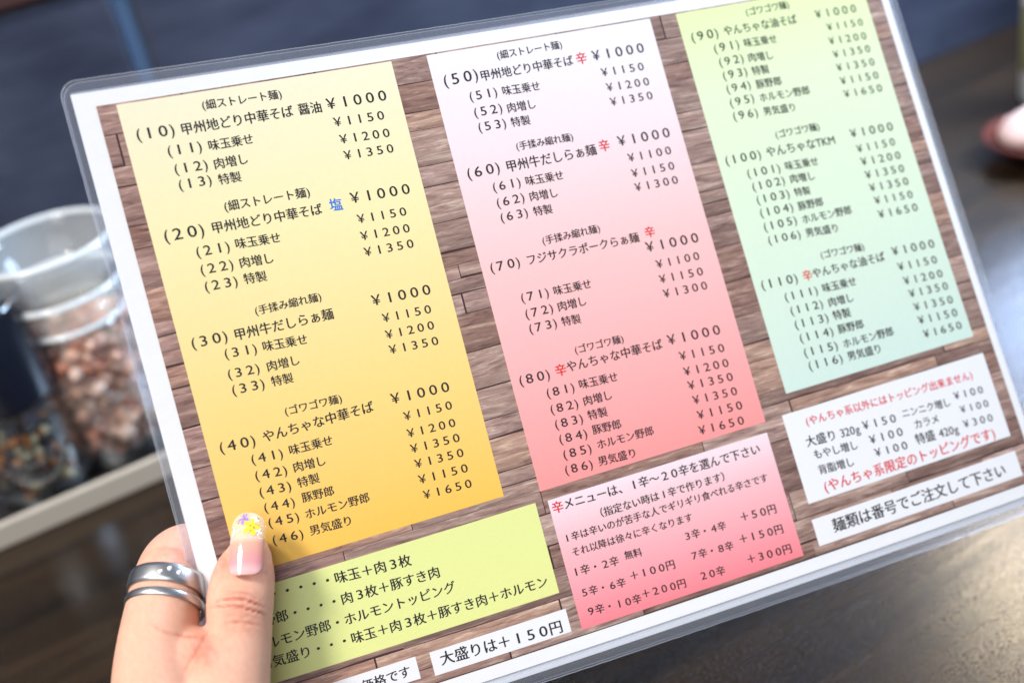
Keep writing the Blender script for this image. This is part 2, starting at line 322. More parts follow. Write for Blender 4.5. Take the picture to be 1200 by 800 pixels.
# coloured panels
P = {}
for nm, r, m, lab in (('y', (11.7, 98.0, 4.7, 149.6), yellow, 'yellow price column, left of the sheet'), ('p', (110.2, 194.9, 4.7, 151.6), pink, 'pink price column in the middle'),
                 ('g', (205.6, 287.0, 4.7, 144.4), green, 'pale green price column on the right'), ('l', (12., 107.6, 154.7, 185.2), lime, 'lime green box of topping explanations'),
                 ('s', (111.8, 194.2, 155.2, 199.2), rose, 'rose box of spice levels'), ('t', (201.6, 288.6, 151.2, 183.1), notew, 'white box of extra toppings'),
                 ('o', (200.9, 288.2, 188.6, 198.), notew, 'white strip asking to order by number'), ('m', (61.8, 108.2, 190.8, 198.6), notew, 'white strip with the large serving price'),
                 ('k', (20., 57.2, 190.6, 197.9), notew, 'white strip under the thumb')):
    P[nm] = sheet('printed_panel', *r, .10, .14, m, menu); P[nm]['label'] = lab
# text
def glyphs(s_):
    cu = bpy.data.curves.new('t', 'FONT'); cu.body = s_; cu.size = 1; cu.resolution_u = 3; cu.fill_mode = 'FRONT'
    o = bpy.data.objects.new('t', cu); COL.objects.link(o); dg = bpy.context.evaluated_depsgraph_get()
    me = bpy.data.meshes.new_from_object(o.evaluated_get(dg)); COL.objects.unlink(o); bpy.data.objects.remove(o); bpy.data.curves.remove(cu)
    v = np.zeros(len(me.vertices)*3); me.vertices.foreach_get('co', v); v = v.reshape(-1, 3)[:, :2].copy()
    f = [tuple(p.vertices) for p in me.polygons]; bpy.data.meshes.remove(me); return v, f
gc = {}
def g1(c):
    if c not in gc: gc[c] = glyphs(c)
    return gc[c]
_a, _b = g1('田')[0], glyphs('田田')[0]; EM = _b[:, 0].max()-_a[:, 0].max()       # advance of one full-width cell
def text_geo(s, off=0):
    """full-width digits are set as plain sans figures centred in their cell; everything else as it comes"""
    V_, F_, B_ = [], [], []; x = 0.; n0 = 0
    for c in s:
        if '０' <= c <= '９':
            v, f = g1(chr(ord(c)-0xFEE0)); v = v.copy(); v *= 1.03; v[:, 0] *= 1.22; v[:, 0] += x+EM/2-(v[:, 0].max()+v[:, 0].min())/2; adv = EM*.90
        elif c in '()': v, f = g1(c); v = v.copy(); w_ = v[:, 0].max()-v[:, 0].min(); v[:, 0] += x+(EM*.44-w_ if c == '(' else EM*.06)-v[:, 0].min(); v[:, 1] += .02; adv = EM*.5
        elif c == ' ': x += EM*.35; continue
        elif ord(c) < 128: v, f = g1(c); v = v.copy()-[v[:, 0].min(), 0]; w_ = v[:, 0].max(); v[:, 0] += x+.03; adv = w_+.07
        else: v, f = g1(c); v = v.copy(); v[:, 0] += x; adv = EM
        V_.append(v); B_.append(np.full(len(v), .62 if ('０' <= c <= '９' or ord(c) < 128) else 1.)); F_ += [tuple(i+n0 for i in t_) for t_ in f]; n0 += len(v); x += adv
    return np.concatenate(V_), F_, np.concatenate(B_)
cache = {}
def T(panel, s, x0, y0, x1, y1, m=None, name='text_line', off=0, hs=1.0):
    if s not in cache: cache[s] = text_geo(s, off)
    v, f, bw = cache[s]
    (ua, va), (ub, vb) = inv(x0, y0), inv(x1, y1)
    mn, mxx = v.min(0), v.max(0); k = (ub-ua)/(mxx[0]-mn[0]); cyv = (mn[1]+mxx[1])/2
    pts = [mp_(ua+(q[0]-mn[0])*k, va+(vb-va)*(q[0]-mn[0])*k/(ub-ua)-(q[1]-cyv)*k*hs, .175) for q in v]
    n0_ = len(pts); pts = [mp_(ua+(q[0]-mn[0]-.018*b_)*k, va+(vb-va)*(q[0]-mn[0])*k/(ub-ua)-(q[1]-cyv-.007*b_)*k*hs, .175) for q, b_ in zip(v, bw)]
    pts += [mp_(ua+(q[0]-mn[0]+.018*b_)*k, va+(vb-va)*(q[0]-mn[0])*k/(ub-ua)-(q[1]-cyv+.007*b_)*k*hs, .20) for q, b_ in zip(v, bw)]
    f = f+[tuple(i+n0_ for i in t_) for t_ in f]
    # orientation check so that the print faces the reader
    return mesh(name, pts, f, m or ink, P[panel], False)
def block(pn, note, ntx, head, rows):
    T(pn, note, *ntx)
    for a in head: T(pn, *a)
    for (code, c), (nmx, n), (pr, p_) in rows:
        T(pn, code, *c); T(pn, nmx, *n); T(pn, pr, *p_, name='price')
fw = lambda s: ''.join(chr(ord(c)+0xFEE0) if c.isdigit() else c for c in s)
cd = lambda n: '('+fw(str(n))+')'
pz = lambda n: '￥'+fw(str(n))
A, Bn, Cn, Dn, En, Fn = '味玉乗せ', '肉増し', '特製', '豚野郎', 'ホルモン野郎', '男気盛り'
def rows(base, prices, geo):
    out = []
    for i, (pr, g) in enumerate(zip(prices, geo)): out.append(((cd(base+i+1), g[0]), ([A, Bn, Cn, Dn, En, Fn][i], g[1]), (pz(pr), g[2])))
    return out
HN, TM_, GW = '(細ストレート麺)', '(手揉み縮れ麺)', '(ゴワゴワ麺)'
block('y', HN, (237, 124.5, 329.5, 111), [(cd(10), 160.5, 160, 204, 153.7), ('甲州地どり中華そば', 213, 152, 343, 130), ('醤油', 349.5, 128.7, 376, 125.5), (pz(1000), 382.5, 122.5, 452, 111.7)],
  rows(10, (1150, 1200, 1350), [((197, 179, 236, 173), (244.5, 171, 296, 162.5), (391, 143.7, 449.5, 135)), ((205, 200, 243, 194.5), (251, 192.5, 289.5, 185.7), (398, 163.7, 456, 155.5)), ((210, 218.7, 247.5, 212), (256, 210.7, 282, 206.7), (403, 182.5, 460.5, 173.7))]))
block('y', HN, (263, 243, 362.5, 225.5), [(cd(20), 193, 278.7, 238.7, 270.7), ('甲州地どり中華そば', 249, 267.5, 377, 244.5), ('塩', 386, 240.5, 400.5, 238.7, blue_ink), (pz(1000), 410.5, 232.5, 479.5, 221)],
  rows(20, (1150, 1200, 1350), [((230.5, 297, 268.7, 290), (276, 286, 328, 278), (418.7, 257, 475.5, 247.5)), ((235.5, 318, 273, 311), (281, 308, 319.5, 302), (422.5, 277, 479.5, 267)), ((240.5, 337.5, 278, 330.5), (285.7, 327, 312, 323), (426.7, 295.7, 484, 285))]))
block('y', TM_, (299, 365, 376, 348), [(cd(30), 225, 404, 266, 395), ('甲州牛だしらぁ麺', 275.5, 392.5, 390, 367), (pz(1000), 435.5, 352.5, 503.7, 338.7)],
  rows(30, (1150, 1200, 1350), [((263.7, 416, 300.5, 409.5), (308, 406, 359.5, 397), (448, 373, 504.5, 361.7)), ((267.5, 440, 303.7, 432.5), (313, 429.5, 350, 421), (451.7, 392.5, 508, 380.5)), ((272.5, 458.7, 309.5, 450.5), (318, 447, 343, 442), (456, 410, 513, 398.7))]))
block('y', GW, (334, 482.5, 400, 467), [(cd(40), 258, 526, 298.7, 517), ('やんちゃな中華そば', 308, 512, 437, 475.5), (pz(1000), 458, 467.5, 525.7, 452.5)],
  rows(40, (1150, 1200, 1350, 1350, 1150, 1650), [((295, 539.5, 331, 532), (339, 527.5, 389, 515), (473, 488, 529, 474)), ((299.5, 558.7, 336, 551.7), (344, 547.5, 380.5, 538.7), (477, 508, 533, 494.5)), ((304.5, 578, 340.7, 570), (348.7, 565.7, 373.7, 559), (481, 526, 538, 512)),
   ((310, 596, 345, 588.7), (353.7, 583, 390.5, 574), (486, 543.7, 542.5, 529.5)), ((315, 613.7, 350, 606), (358, 602.5, 432, 581.7), (490.5, 562, 547.5, 547.5)), ((320, 634, 355, 626), (363, 621.7, 410.7, 609), (496, 580, 552, 565.5))]))
block('p', HN, (582.5, 66, 658, 53), [(cd(50), 520.5, 97, 559.5, 89), ('甲州地どり中華そば', 563.7, 89.5, 671, 70.7), ('辛', 675, 69.5, 687, 67.5, red_ink), (pz(1000), 693.7, 66, 753.7, 56)],
  rows(50, (1150, 1200, 1350), [((550.7, 115, 582, 109), (588.7, 107, 632, 100.7), (704.5, 85.5, 753.7, 78)), ((556, 133.7, 588, 128), (594.5, 127, 626.7, 121.7), (710.5, 103, 760, 95.5)), ((561, 151, 592.5, 145.5), (598.7, 143.7, 620.7, 140.5), (715, 120, 764, 111.7))]))
block('p', TM_, (605, 172.5, 671, 161), [(cd(60), 548, 205.5, 585, 197.5), ('甲州牛だしらぁ麺', 594, 195.5, 698, 175), ('辛', 701.7, 171.7, 713.7, 169.7, red_ink), (pz(1000), 723.7, 166, 784, 155)],
  rows(60, (1100, 1150, 1300), [((578, 221, 609.5, 214.5), (616, 212.5, 659.5, 205), (735.7, 185.5, 785.7, 176)), ((582.5, 239.5, 614, 232.5), (620.7, 230.5, 652.5, 225.5), (740, 203.7, 789.5, 194)), ((587, 256.7, 618, 250), (625, 248, 646.7, 244.5), (743.7, 220, 793.7, 210.5))]))
block('p', TM_, (635.7, 283, 702.5, 268), [(cd(70), 575, 315.5, 608.7, 308), ('フジサクラポークらぁ麺', 618, 305, 748, 277.5), ('辛', 755.5, 272.7, 766.7, 270.7, red_ink), (pz(1000), 756.7, 290, 817.5, 278)],
  rows(70, (1100, 1150, 1300), [((611, 350.5, 642.5, 343.7), (648.7, 341, 692, 332), (768.7, 310, 818.7, 299.5)), ((616, 369.5, 647.5, 362), (653.7, 359.5, 686, 352), (772.5, 327.5, 823, 317.5)), ((620.5, 386.7, 652, 379.5), (658, 377, 680, 373), (777, 344.5, 828, 334))]))
block('p', GW, (673.7, 410.7, 730, 397), [(cd(80), 609, 447.5, 643.7, 439.5), ('辛', 650.7, 434.5, 663, 431.7, red_ink), ('やんちゃな中華そば', 664, 430, 775.5, 402.5), (pz(1000), 782, 398.7, 843, 385.7)],
  rows(80, (1150, 1200, 1350, 1350, 1150, 1650), [((641, 462, 672.5, 454.5), (678.7, 450.5, 723, 440.7), (796, 417.5, 848, 407)), ((645.5, 481, 677, 473.7), (683.7, 470, 716, 462), (801, 435.7, 853, 424.5)), ((650.7, 498.7, 682.5, 491), (688.7, 486.7, 711, 481.7), (806, 452, 858, 440.7)),
   ((655.7, 516, 687.5, 508.7), (694, 503.7, 727, 496), (811.7, 469, 863, 457.5)), ((660.5, 534, 692.5, 526), (700, 521, 765, 503.7), (817, 486.7, 869, 474)), ((662.5, 552, 694, 544.5), (701, 540.5, 743.7, 530), (818.7, 504.5, 871, 491.7))]))
block('g', GW, (874, 15.5, 924, 6), [(cd(90), 810.5, 45.7, 841, 40), ('やんちゃな油そば', 848, 37, 933, 22.5), (pz(1000), 955, 17.5, 1002.5, 10)],
  rows(90, (1150, 1200, 1350, 1350, 1150, 1650), [((837, 59, 865.5, 53), (871.7, 51, 909.5, 45.5), (968.7, 32.5, 1010.5, 26)), ((843, 75, 870.7, 69.5), (876.7, 68, 905, 64.5), (971, 48.7, 1014.5, 42)), ((847.5, 90.5, 875, 85), (881, 83.7, 900.5, 81), (976, 64.5, 1019, 57)),
   ((851.7, 106, 879, 100.7), (885.7, 99.5, 915, 94.5), (980, 80, 1024, 72.5)), ((855.7, 122.5, 883, 116), (890, 115, 948, 105.5), (984.5, 95.5, 1028.7, 88)), ((859.5, 138, 887.5, 133), (894.5, 131, 931, 125.7), (988.7, 110.7, 1033, 103))]))
block('g', GW, (908.7, 158.7, 959.5, 148.7), [(cd(100), 850.5, 190, 891, 182), ('やんちゃなTKM', 898, 179, 977.5, 163.7), (pz(1000), 996, 157, 1045.5, 148)],
  rows(100, (1150, 1200, 1350, 1350, 1150, 1650), [((876, 205, 913.7, 198), (920, 195, 958, 188.7), (1003.7, 175, 1048, 166)), ((882, 220.5, 919, 212.5), (925.7, 210, 953.7, 205.7), (1008.7, 190, 1054.5, 181.7)), ((887, 235.7, 924.5, 228), (930.7, 225.7, 948.7, 223), (1013.7, 205.5, 1058.7, 197)),
   ((891, 251, 928.7, 243.7), (935, 242, 963.7, 236), (1018.7, 220.5, 1063.7, 212)), ((895.5, 267.5, 933, 259), (940, 257.5, 997, 245.5), (1024.5, 235.5, 1068.7, 227.5)), ((900.5, 283, 937.5, 275.5), (944, 273, 981, 267), (1029, 251.7, 1074.5, 242.5))]))
block('g', GW, (961.7, 299.5, 1012, 289.5), [(cd(110), 892.5, 335.5, 934, 327), ('辛', 940.5, 323.5, 951, 321.5, red_ink), ('やんちゃな油そば', 952, 320.7, 1036, 300), (pz(1000), 1045, 295, 1094, 285)],
  rows(110, (1150, 1200, 1350, 1350, 1150, 1650), [((920, 349.5, 957.5, 341), (963.7, 338, 1002.5, 329), (1052, 313, 1097, 303.7)), ((926.7, 365.5, 963.7, 357), (970.7, 354.5, 999, 348), (1058.7, 329.5, 1103.7, 320)), ((931.7, 381.7, 970, 373), (976, 370, 996, 365.5), (1065, 344.5, 1110, 334.5)),
   ((937.5, 397.5, 975.7, 389), (981.7, 386, 1011, 379), (1070.7, 360, 1115.7, 350.5)), ((942.5, 414.5, 981, 405.7), (988, 403, 1046, 387.5), (1075.7, 375.5, 1121, 365.7)), ((948, 430, 986.7, 420.7), (993, 417.5, 1031, 408), (1082, 391.7, 1126, 380.5))]))
for a in (('(やんちゃ系以外にはトッピング出来ません)', 944.5, 494.5, 1138.7, 439.5, red_ink), ('大盛り 320g', 944.5, 518.7, 1007, 502.5), (pz(150), 1010.5, 498.7, 1049, 489.5), ('ニンニク増し', 1057, 484.5, 1112.5, 470.5), (pz(100), 1117.5, 464, 1151, 456),
          ('もやし増し', 953.7, 532.5, 1004, 520.5), (pz(100), 1018.7, 515.5, 1057, 505), ('カラメ', 1071.7, 497.5, 1099, 490), (pz(100), 1125, 480, 1157.5, 472), ('背脂増し', 959, 550.7, 999.5, 540), (pz(100), 1025, 530.5, 1062.5, 521),
          ('特盛 420g', 1073, 515.7, 1122.5, 502.5), (pz(300), 1128.7, 497, 1162.5, 488.7), ('(やんちゃ系限定のトッピングです)', 966, 571, 1165, 507.5, red_ink)): T('t', *a)
T('o', '麺類は番号でご注文して下さい', 975.5, 616, 1177, 549.5)
for a in (('辛', 647, 595, 659.5, 592, red_ink), ('メニューは、１辛～２０辛を選んで下さい', 661, 590.5, 889.5, 525), ('（指定ない時は１辛で作ります）', 703.7, 600.5, 848, 557.5), ('１辛は辛いのが苦手な人でギリギリ食べれる辛さです', 663.7, 630, 898.7, 558.7),
          ('それ以降は徐々に辛くなります', 670.5, 647, 810.5, 605), ('１辛・２辛', 674, 669.5, 724.5, 655.7), ('無料', 731.7, 650.5, 751.7, 646), ('３辛・４辛', 803, 628, 850, 614.5), ('＋５０円', 868, 606, 908.7, 595.5),
          ('５辛・６辛', 682, 694, 732.5, 681), ('＋１００円', 738.7, 675, 790, 660.5), ('７辛・８辛', 810.5, 651, 858.7, 638), ('＋１５０円', 866.7, 632, 916.7, 619), ('９辛・１０辛', 689, 716, 751, 700), ('＋２００円', 752.5, 696, 803, 682.5), ('２０辛', 821, 674.5, 849, 667), ('＋３００円', 876, 655.5, 926.7, 642)): T('s', *a)
def ext(s_vis, x0, y0, x1, y1, pre):       # a line whose first characters lie under the thumb
    n = len(s_vis); dx, dy = (x1-x0)/n, (y1-y0)/n; k = len(pre); T('l', pre+s_vis, x0-dx*k, y0-dy*k, x1, y1)
ext('味玉＋肉３枚', 389, 678, 481, 655, '特製'+'・'*5)
ext('肉３枚＋豚すき肉', 395.7, 702.7, 514, 669, '豚野郎'+'・'*4)
ext('ホルモントッピング', 401, 726.7, 533, 686, 'ホルモン野郎・')
ext('味玉＋肉３枚＋豚すき肉＋ホルモン', 406.7, 749, 640.7, 680, '男気盛り・・・')
T('m', '大盛りは＋１５０円', 516, 771.7, 657.7, 732.7)
T('k', '全て税込価格です', 365, 823, 480, 785)
# laminate film round the paper: two thin sheets, welded, with slightly different outlines
def film_ring(name, l, t, r, b, rad, h0, h1, seed):
    """closed ring slab: outer rounded outline, inner edge at the paper edge"""
    rr = random.Random(seed); out = []; inn = []
    def lin(a, b_, n): return [a+(b_-a)*i/n for i in range(n)]
    U0, V0, U1, V1 = -l, -t, 297+r, PH+b
    def edge(p, q, n): return [(p[0]+(q[0]-p[0])*i/n, p[1]+(q[1]-p[1])*i/n) for i in range(n+1)]
    def arc(c, a0): return [(c[0]+rad*math.cos(a0+math.pi/2*i/8), c[1]+rad*math.sin(a0+math.pi/2*i/8)) for i in range(1, 8)]
    pts = edge((U0+rad, V0), (U1-rad, V0), 150)+arc((U1-rad, V0+rad), -math.pi/2)+edge((U1, V0+rad), (U1, V1-rad), 100)+arc((U1-rad, V1-rad), 0)+edge((U1-rad, V1), (U0+rad, V1), 150)+arc((U0+rad, V1-rad), math.pi/2)+edge((U0, V1-rad), (U0, V0+rad), 100)+arc((U0+rad, V0+rad), math.pi)
    for (u, v) in pts:
        j = .10*(noise.noise(Vector((u*.9, v*.9, seed*7)))+.6*noise.noise(Vector((u*.12, v*.12, seed*3))))
        if v < V0+.5 and u < 40: j += .22*max(0, noise.noise(Vector((u*.8, 3, 1))))
        cu, cv = min(max(u, 0.02), 296.98), min(max(v, 0.02), PH-.02); d = math.hypot(u-cu, v-cv) or 1
        out.append((u+(u-cu)/d*j, v+(v-cv)/d*j)); inn.append((cu, cv))
    n = len(pts); mid_ = [((o[0]+i[0])/2, (o[1]+i[1])/2) for o, i in zip(out, inn)]; vs = []; fs = []
    for ring, hh in ((inn, h1), (mid_, h1), (out, h1), (out, h0), (mid_, h0), (inn, h0)):
        for (u, v) in ring: vs.append(mp_(u, v, hh))
    for kk in range(6):
        for i in range(n): a, b_ = kk*n+i, kk*n+(i+1) % n; c, d = ((kk+1) % 6)*n+(i+1) % n, ((kk+1) % 6)*n+i; fs.append((a, b_, c, d))
    return mesh(name, vs, fs, film, menu), out
fr, o1 = film_ring('laminate_film', 2.6, 3.9, 3.5, 6.2, 5, -.20, -.02, 3)
bk, o2 = film_ring('laminate_film', 2.1, 3.3, 3.0, 5.7, 5, -1.0, -.82, 9)
def tube(name, pts, r, m, parent, closed=True, seg=5):
    n = len(pts); vs = []; fs = []
    for i in range(n):
        a, b = pts[(i-1) % n], pts[(i+1) % n]; t = (b-a).normalized(); x = t.cross(wv([0, 0, 1])).normalized(); y = t.cross(x)
        for k_ in range(seg): g = 6.2832*k_/seg; vs.append(pts[i]+(x*math.cos(g)+y*math.sin(g))*r)
    for i in range(n if closed else n-1):
        for k_ in range(seg): fs.append((i*seg+k_, i*seg+(k_+1) % seg, ((i+1) % n)*seg+(k_+1) % seg, ((i+1) % n)*seg+k_))
    return mesh(name, vs, fs, m, parent)
tube('film_edge', [mp_(u, v, -.1) for u, v in o1], .14*S, rim_m, menu)
tube('film_edge', [mp_(u, v, -.9) for u, v in o2], .11*S, rim_m, menu)
# ---------------------------------------------------------------- the hand
def skin():
    m = mat('skin', (.78, .50, .40), .42, Subsurface_Weight=.22, Subsurface_Scale=.003, Specular_IOR_Level=.34)
    BS(m).inputs['Subsurface Radius'].default_value = (1, .35, .2)
    a = N(m, 'ShaderNodeAttribute', attribute_name='flush_shade'); n = noise_n(m, 90, 4); n2 = noise_n(m, 500, 3)
    ad = N(m, 'ShaderNodeMath', operation='MULTIPLY_ADD'); L(m, n.outputs[0], ad.inputs[0]); ad.inputs[1].default_value = .5; L(m, a.outputs['Fac'], ad.inputs[2])
    r = ramp(m, ad.outputs[0], [(.1, srgb(226, 178, 152)), (.42, srgb(222, 162, 138)), (.85, srgb(198, 122, 100))]); L(m, r.outputs[0], BS(m).inputs['Base Color'])
    v = N(m, 'ShaderNodeTexVoronoi'); v.inputs['Scale'].default_value = 1500; v.feature = 'F1'
    ad2 = N(m, 'ShaderNodeMath', operation='MULTIPLY_ADD'); L(m, n2.outputs[0], ad2.inputs[0]); ad2.inputs[1].default_value = 1.2; L(m, v.outputs['Distance'], ad2.inputs[2])
    bump(m, ad2.outputs[0], .36, .0004); return m
skin_m = skin()
def limb(pts, n=40, seg=28):
    """pts: (px, py, z, half width, half thickness). closed loft in picture-frame units, returned as verts, faces"""
    C3 = np.array([ray(p[0], p[1])*p[2] for p in pts]); W = np.array([p[3] for p in pts]); H = np.array([p[4] for p in pts])
    def cr(A_, t):
        i = min(int(t), len(A_)-2); f = t-i; p0, p1, p2, p3 = A_[max(i-1, 0)], A_[i], A_[i+1], A_[min(i+2, len(A_)-1)]
        return .5*((2*p1)+(-p0+p2)*f+(2*p0-5*p1+4*p2-p3)*f*f+(-p0+3*p1-3*p2+p3)*f**3)
    cs, ws, hs_ = [], [], []
    for k_ in range(n+1):
        t = (len(pts)-1)*k_/n; cs.append(cr(C3, t)); ws.append(cr(W, t)); hs_.append(cr(H, t))
    vs, fs = [], []; rings = []
    def frame(k_):
        a, b = cs[max(k_-1, 0)], cs[min(k_+1, n)]; t = b-a; t = t/np.linalg.norm(t); d = np.array([0, 0, 1.]) if abs(t[2]) < .85 else np.array([0, 1., 0]); s = np.cross(t, d); s /= np.linalg.norm(s); return t, s, np.cross(s, t)
    def addring(c, s, d, w_, h_): rings.append([c+s*w_*math.cos(2*math.pi*i/seg)+d*h_*math.sin(2*math.pi*i/seg) for i in range(seg)])
    t, s, d = frame(0)
    for g in (80, 65, 45, 22): r = math.radians(g); addring(cs[0]-t*hs_[0]*math.sin(r), s, d, ws[0]*math.cos(r), hs_[0]*math.cos(r))
    for k_ in range(n+1): t, s, d = frame(k_); addring(cs[k_], s, d, ws[k_], hs_[k_])
    for g in (22, 45, 65, 80): r = math.radians(g); addring(cs[n]+t*hs_[n]*1.05*math.sin(r), s, d, ws[n]*math.cos(r), hs_[n]*math.cos(r))
    for r in rings: vs += r
    for j in range(len(rings)-1):
        for i in range(seg): fs.append((j*seg+i, j*seg+(i+1) % seg, (j+1)*seg+(i+1) % seg, (j+1)*seg+i))
    fs.append(tuple(range(seg))[::-1]); fs.append(tuple((len(rings)-1)*seg+i for i in range(seg)))
    return vs, fs
LIMBS = [
 # thumb, base to tip
 [(232, 930, 340, 17, 15), (240, 870, 344, 17, 14), (258, 822, 348.5, 15, 12), (271, 782, 352, 12.0, 10), (280, 742, 355.0, 9.9, 8.8), (281.5, 702, 356.6, 10.1, 8.6), (286, 672, 358.4, 9.4, 7.0), (290, 650, 360.8, 7.6, 4.6), (291, 641, 361.8, 6.4, 3.6)],
 # index finger with the rings: knuckle, middle joint, then behind the sheet
 [(205, 880, 345, 17, 16), (190, 830, 348, 15, 14.5), (184, 775, 352, 12.6, 12.4), (192, 705, 361, 11.0, 10.8), (206, 660, 371.5, 10.6, 10.6), (232, 648, 379, 9.6, 9.6), (275, 665, 382, 8.8, 8.6), (318, 690, 381, 8.2, 7.6), (350, 708, 379.5, 6.6, 6)],
 [(215, 900, 356, 15, 15), (205, 830, 368, 12, 12), (228, 752, 388, 10.5, 10.5), (275, 745, 392, 9.4, 9.2), (325, 762, 388, 8.6, 8), (362, 778, 382.5, 6.8, 6)],
 [(222, 930, 358, 15, 15), (220, 880, 372, 11.5, 11.5), (245, 822, 391, 10, 10), (290, 818, 394, 9, 9), (335, 832, 389, 8.2, 7.6), (368, 845, 384, 6.5, 6)],
 [(232, 980, 352, 14, 14), (240, 930, 372, 10, 10), (262, 890, 388, 9, 9), (305, 888, 390, 8, 8), (345, 898, 384, 6, 5.6)],
 [(196, 812, 349, 12, 11), (224, 772, 352, 9.5, 9), (262, 792, 350.5, 11, 10)],
 # palm and forearm
 [(196, 850, 349, 17, 15), (205, 920, 348, 20, 18), (222, 1000, 342, 21, 18), (238, 1100, 334, 19, 16), (250, 1230, 322, 20, 16), (262, 1450, 300, 22, 19), (275, 1800, 270, 26, 23)],
 [(238, 900, 345, 16, 15), (225, 1000, 342, 18, 17), (232, 1090, 334, 15, 14)],
]
V, Fc = [], []
for l_ in LIMBS:
    a, b = limb(l_); k0 = len(V); V += a; Fc += [tuple(k0+i for i in f) for f in b]
me = bpy.data.meshes.new('hand'); me.from_pydata([tuple(v) for v in V], [], Fc); me.update()
hb = bpy.data.objects.new('hand_tmp', me); COL.objects.link(hb)
bmx = bmesh.new(); bmx.from_mesh(me); bmesh.ops.recalc_face_normals(bmx, faces=bmx.faces); bmx.to_mesh(me); bmx.free()
rm = hb.modifiers.new('r', 'REMESH'); rm.mode = 'VOXEL'; rm.voxel_size = .7
sm = hb.modifiers.new('s', 'SMOOTH'); sm.factor = .5; sm.iterations = 14
dg = bpy.context.evaluated_depsgraph_get(); hm = bpy.data.meshes.new_from_object(hb.evaluated_get(dg)); COL.objects.unlink(hb); bpy.data.objects.remove(hb)
nv = len(hm.vertices); co = np.zeros(nv*3); hm.vertices.foreach_get('co', co); co = co.reshape(-1, 3)
no = np.zeros(nv*3); hm.vertices.foreach_get('normal', no); no = no.reshape(-1, 3)
X = 600+F*co[:, 0]/co[:, 2]; Y = 400+F*co[:, 1]/co[:, 2]; front = (no[:, 2] < .25) & (co[:, 2] < 363)
disp = np.zeros(nv); flush_shade = np.zeros(nv)
def crease(x0, y0, x1, y1, bow, depth, wid, thumb=True):
    global disp, flush_shade
    tt = (X-x0)/(x1-x0); yc = y0+(y1-y0)*tt-bow*4*tt*(1-tt); ok = (tt > -.08) & (tt < 1.08) & front
    fall = np.clip(1-np.abs(2*tt-1)**4, 0, 1); g = np.exp(-((Y-yc)/wid)**2)*fall*ok
    disp -= depth*g; disp += .35*depth*(np.exp(-((Y-yc-2.2*wid)/(1.5*wid))**2)+np.exp(-((Y-yc+2.2*wid)/(1.5*wid))**2))*fall*ok; flush_shade += .9*depth*g  # creases also tinted darker, their shade painted in with the skin flush
crease(250, 706, 312, 713, 8, .75, 1.35); crease(244, 712, 318, 724, 7, .62, 1.3); crease(258, 699, 306, 704, 7, .30, 1.4); crease(262, 731, 308, 734, 4, .2, 1.8); crease(262, 690, 300, 691, 3, .12, 1.3)
crease(170, 728, 236, 744, -6, .35, 2.2); crease(214, 790, 246, 735, 0, .3, 3)
gs = lambda cx_, cy_, s_, a_: a_*np.exp(-(((X-cx_)**2+(Y-cy_)**2)/s_**2))*front
flush_shade += gs(262, 660, 16, .35)+gs(315, 670, 14, .25)+gs(236, 760, 22, .45)+gs(282, 722, 22, .2)+gs(205, 640, 26, .25)+gs(292, 700, 16, .1)
# nail bed recess
for _k in range(16):
    yy = 690+3.6*_k+rng.uniform(-1, 1); crease(250+rng.uniform(-6, 6), yy, 308+rng.uniform(-6, 8), yy+rng.uniform(2, 8), rng.uniform(1, 6), .10, 1.0)
for _k in range(9):
    yy = 632+4*_k; crease(178+rng.uniform(-6, 6), yy, 232, yy+rng.uniform(-2, 6), 3, .07, 1.1)
nb = ((X-287)/21)**4+((Y-650)/26)**4; disp -= .5*np.exp(-nb)*front
co += no*disp[:, None]
world = (co@M3.T+np.array([0, 0, EYE]))*S
hm.vertices.foreach_set('co', world.ravel()); hm.update()
fa = hm.attributes.new('flush_shade', 'FLOAT', 'POINT'); fa.data.foreach_set('value', flush_shade)
hand = link('hand', hm, skin_m); setp(hand, "left hand gripping the menu, thumb with a flower nail in front and ringed finger behind", 'hand')
# thumb nail: curved plate over the thumb tip, clear gel tip with flowers inside
TIP = ray(290.5, 600)*357.2; BASE = ray(285.5, 673)*347.9
ax = (BASE-TIP); NL = np.linalg.norm(ax); ax /= NL; side = np.cross(ax, np.array([0, 0, -1.])); side /= np.linalg.norm(side); outw = np.cross(side, ax); outw /= np.linalg.norm(outw)
if outw[2] > 0: outw = -outw
if side[0] < 0: side = -side
def nailp(s, q, h=0.):
    """s 0 tip .. 1 cuticle, q -1..1 across"""
    hw = 5.8*(1-.0*s); tip = max(0, 1-s/.26); hw *= math.sqrt(max(.02, 1-tip**2*.985)) if s < .26 else 1
    cut = max(0, (s-.80)/.20); hw *= math.sqrt(max(.06, 1-cut**2*.85))
    hw *= 1-.10*max(0, (.45-s))
    th = q*1.15*hw/5.35; R_ = 5.35
    arch = R_*(math.cos(th)-1)*.62; sd = R_*math.sin(th)
    lift = 1.0*math.sin(math.pi*min(1, s*1.0))*.9
    return TIP+ax*NL*s+side*sd+outw*(arch+lift+h)
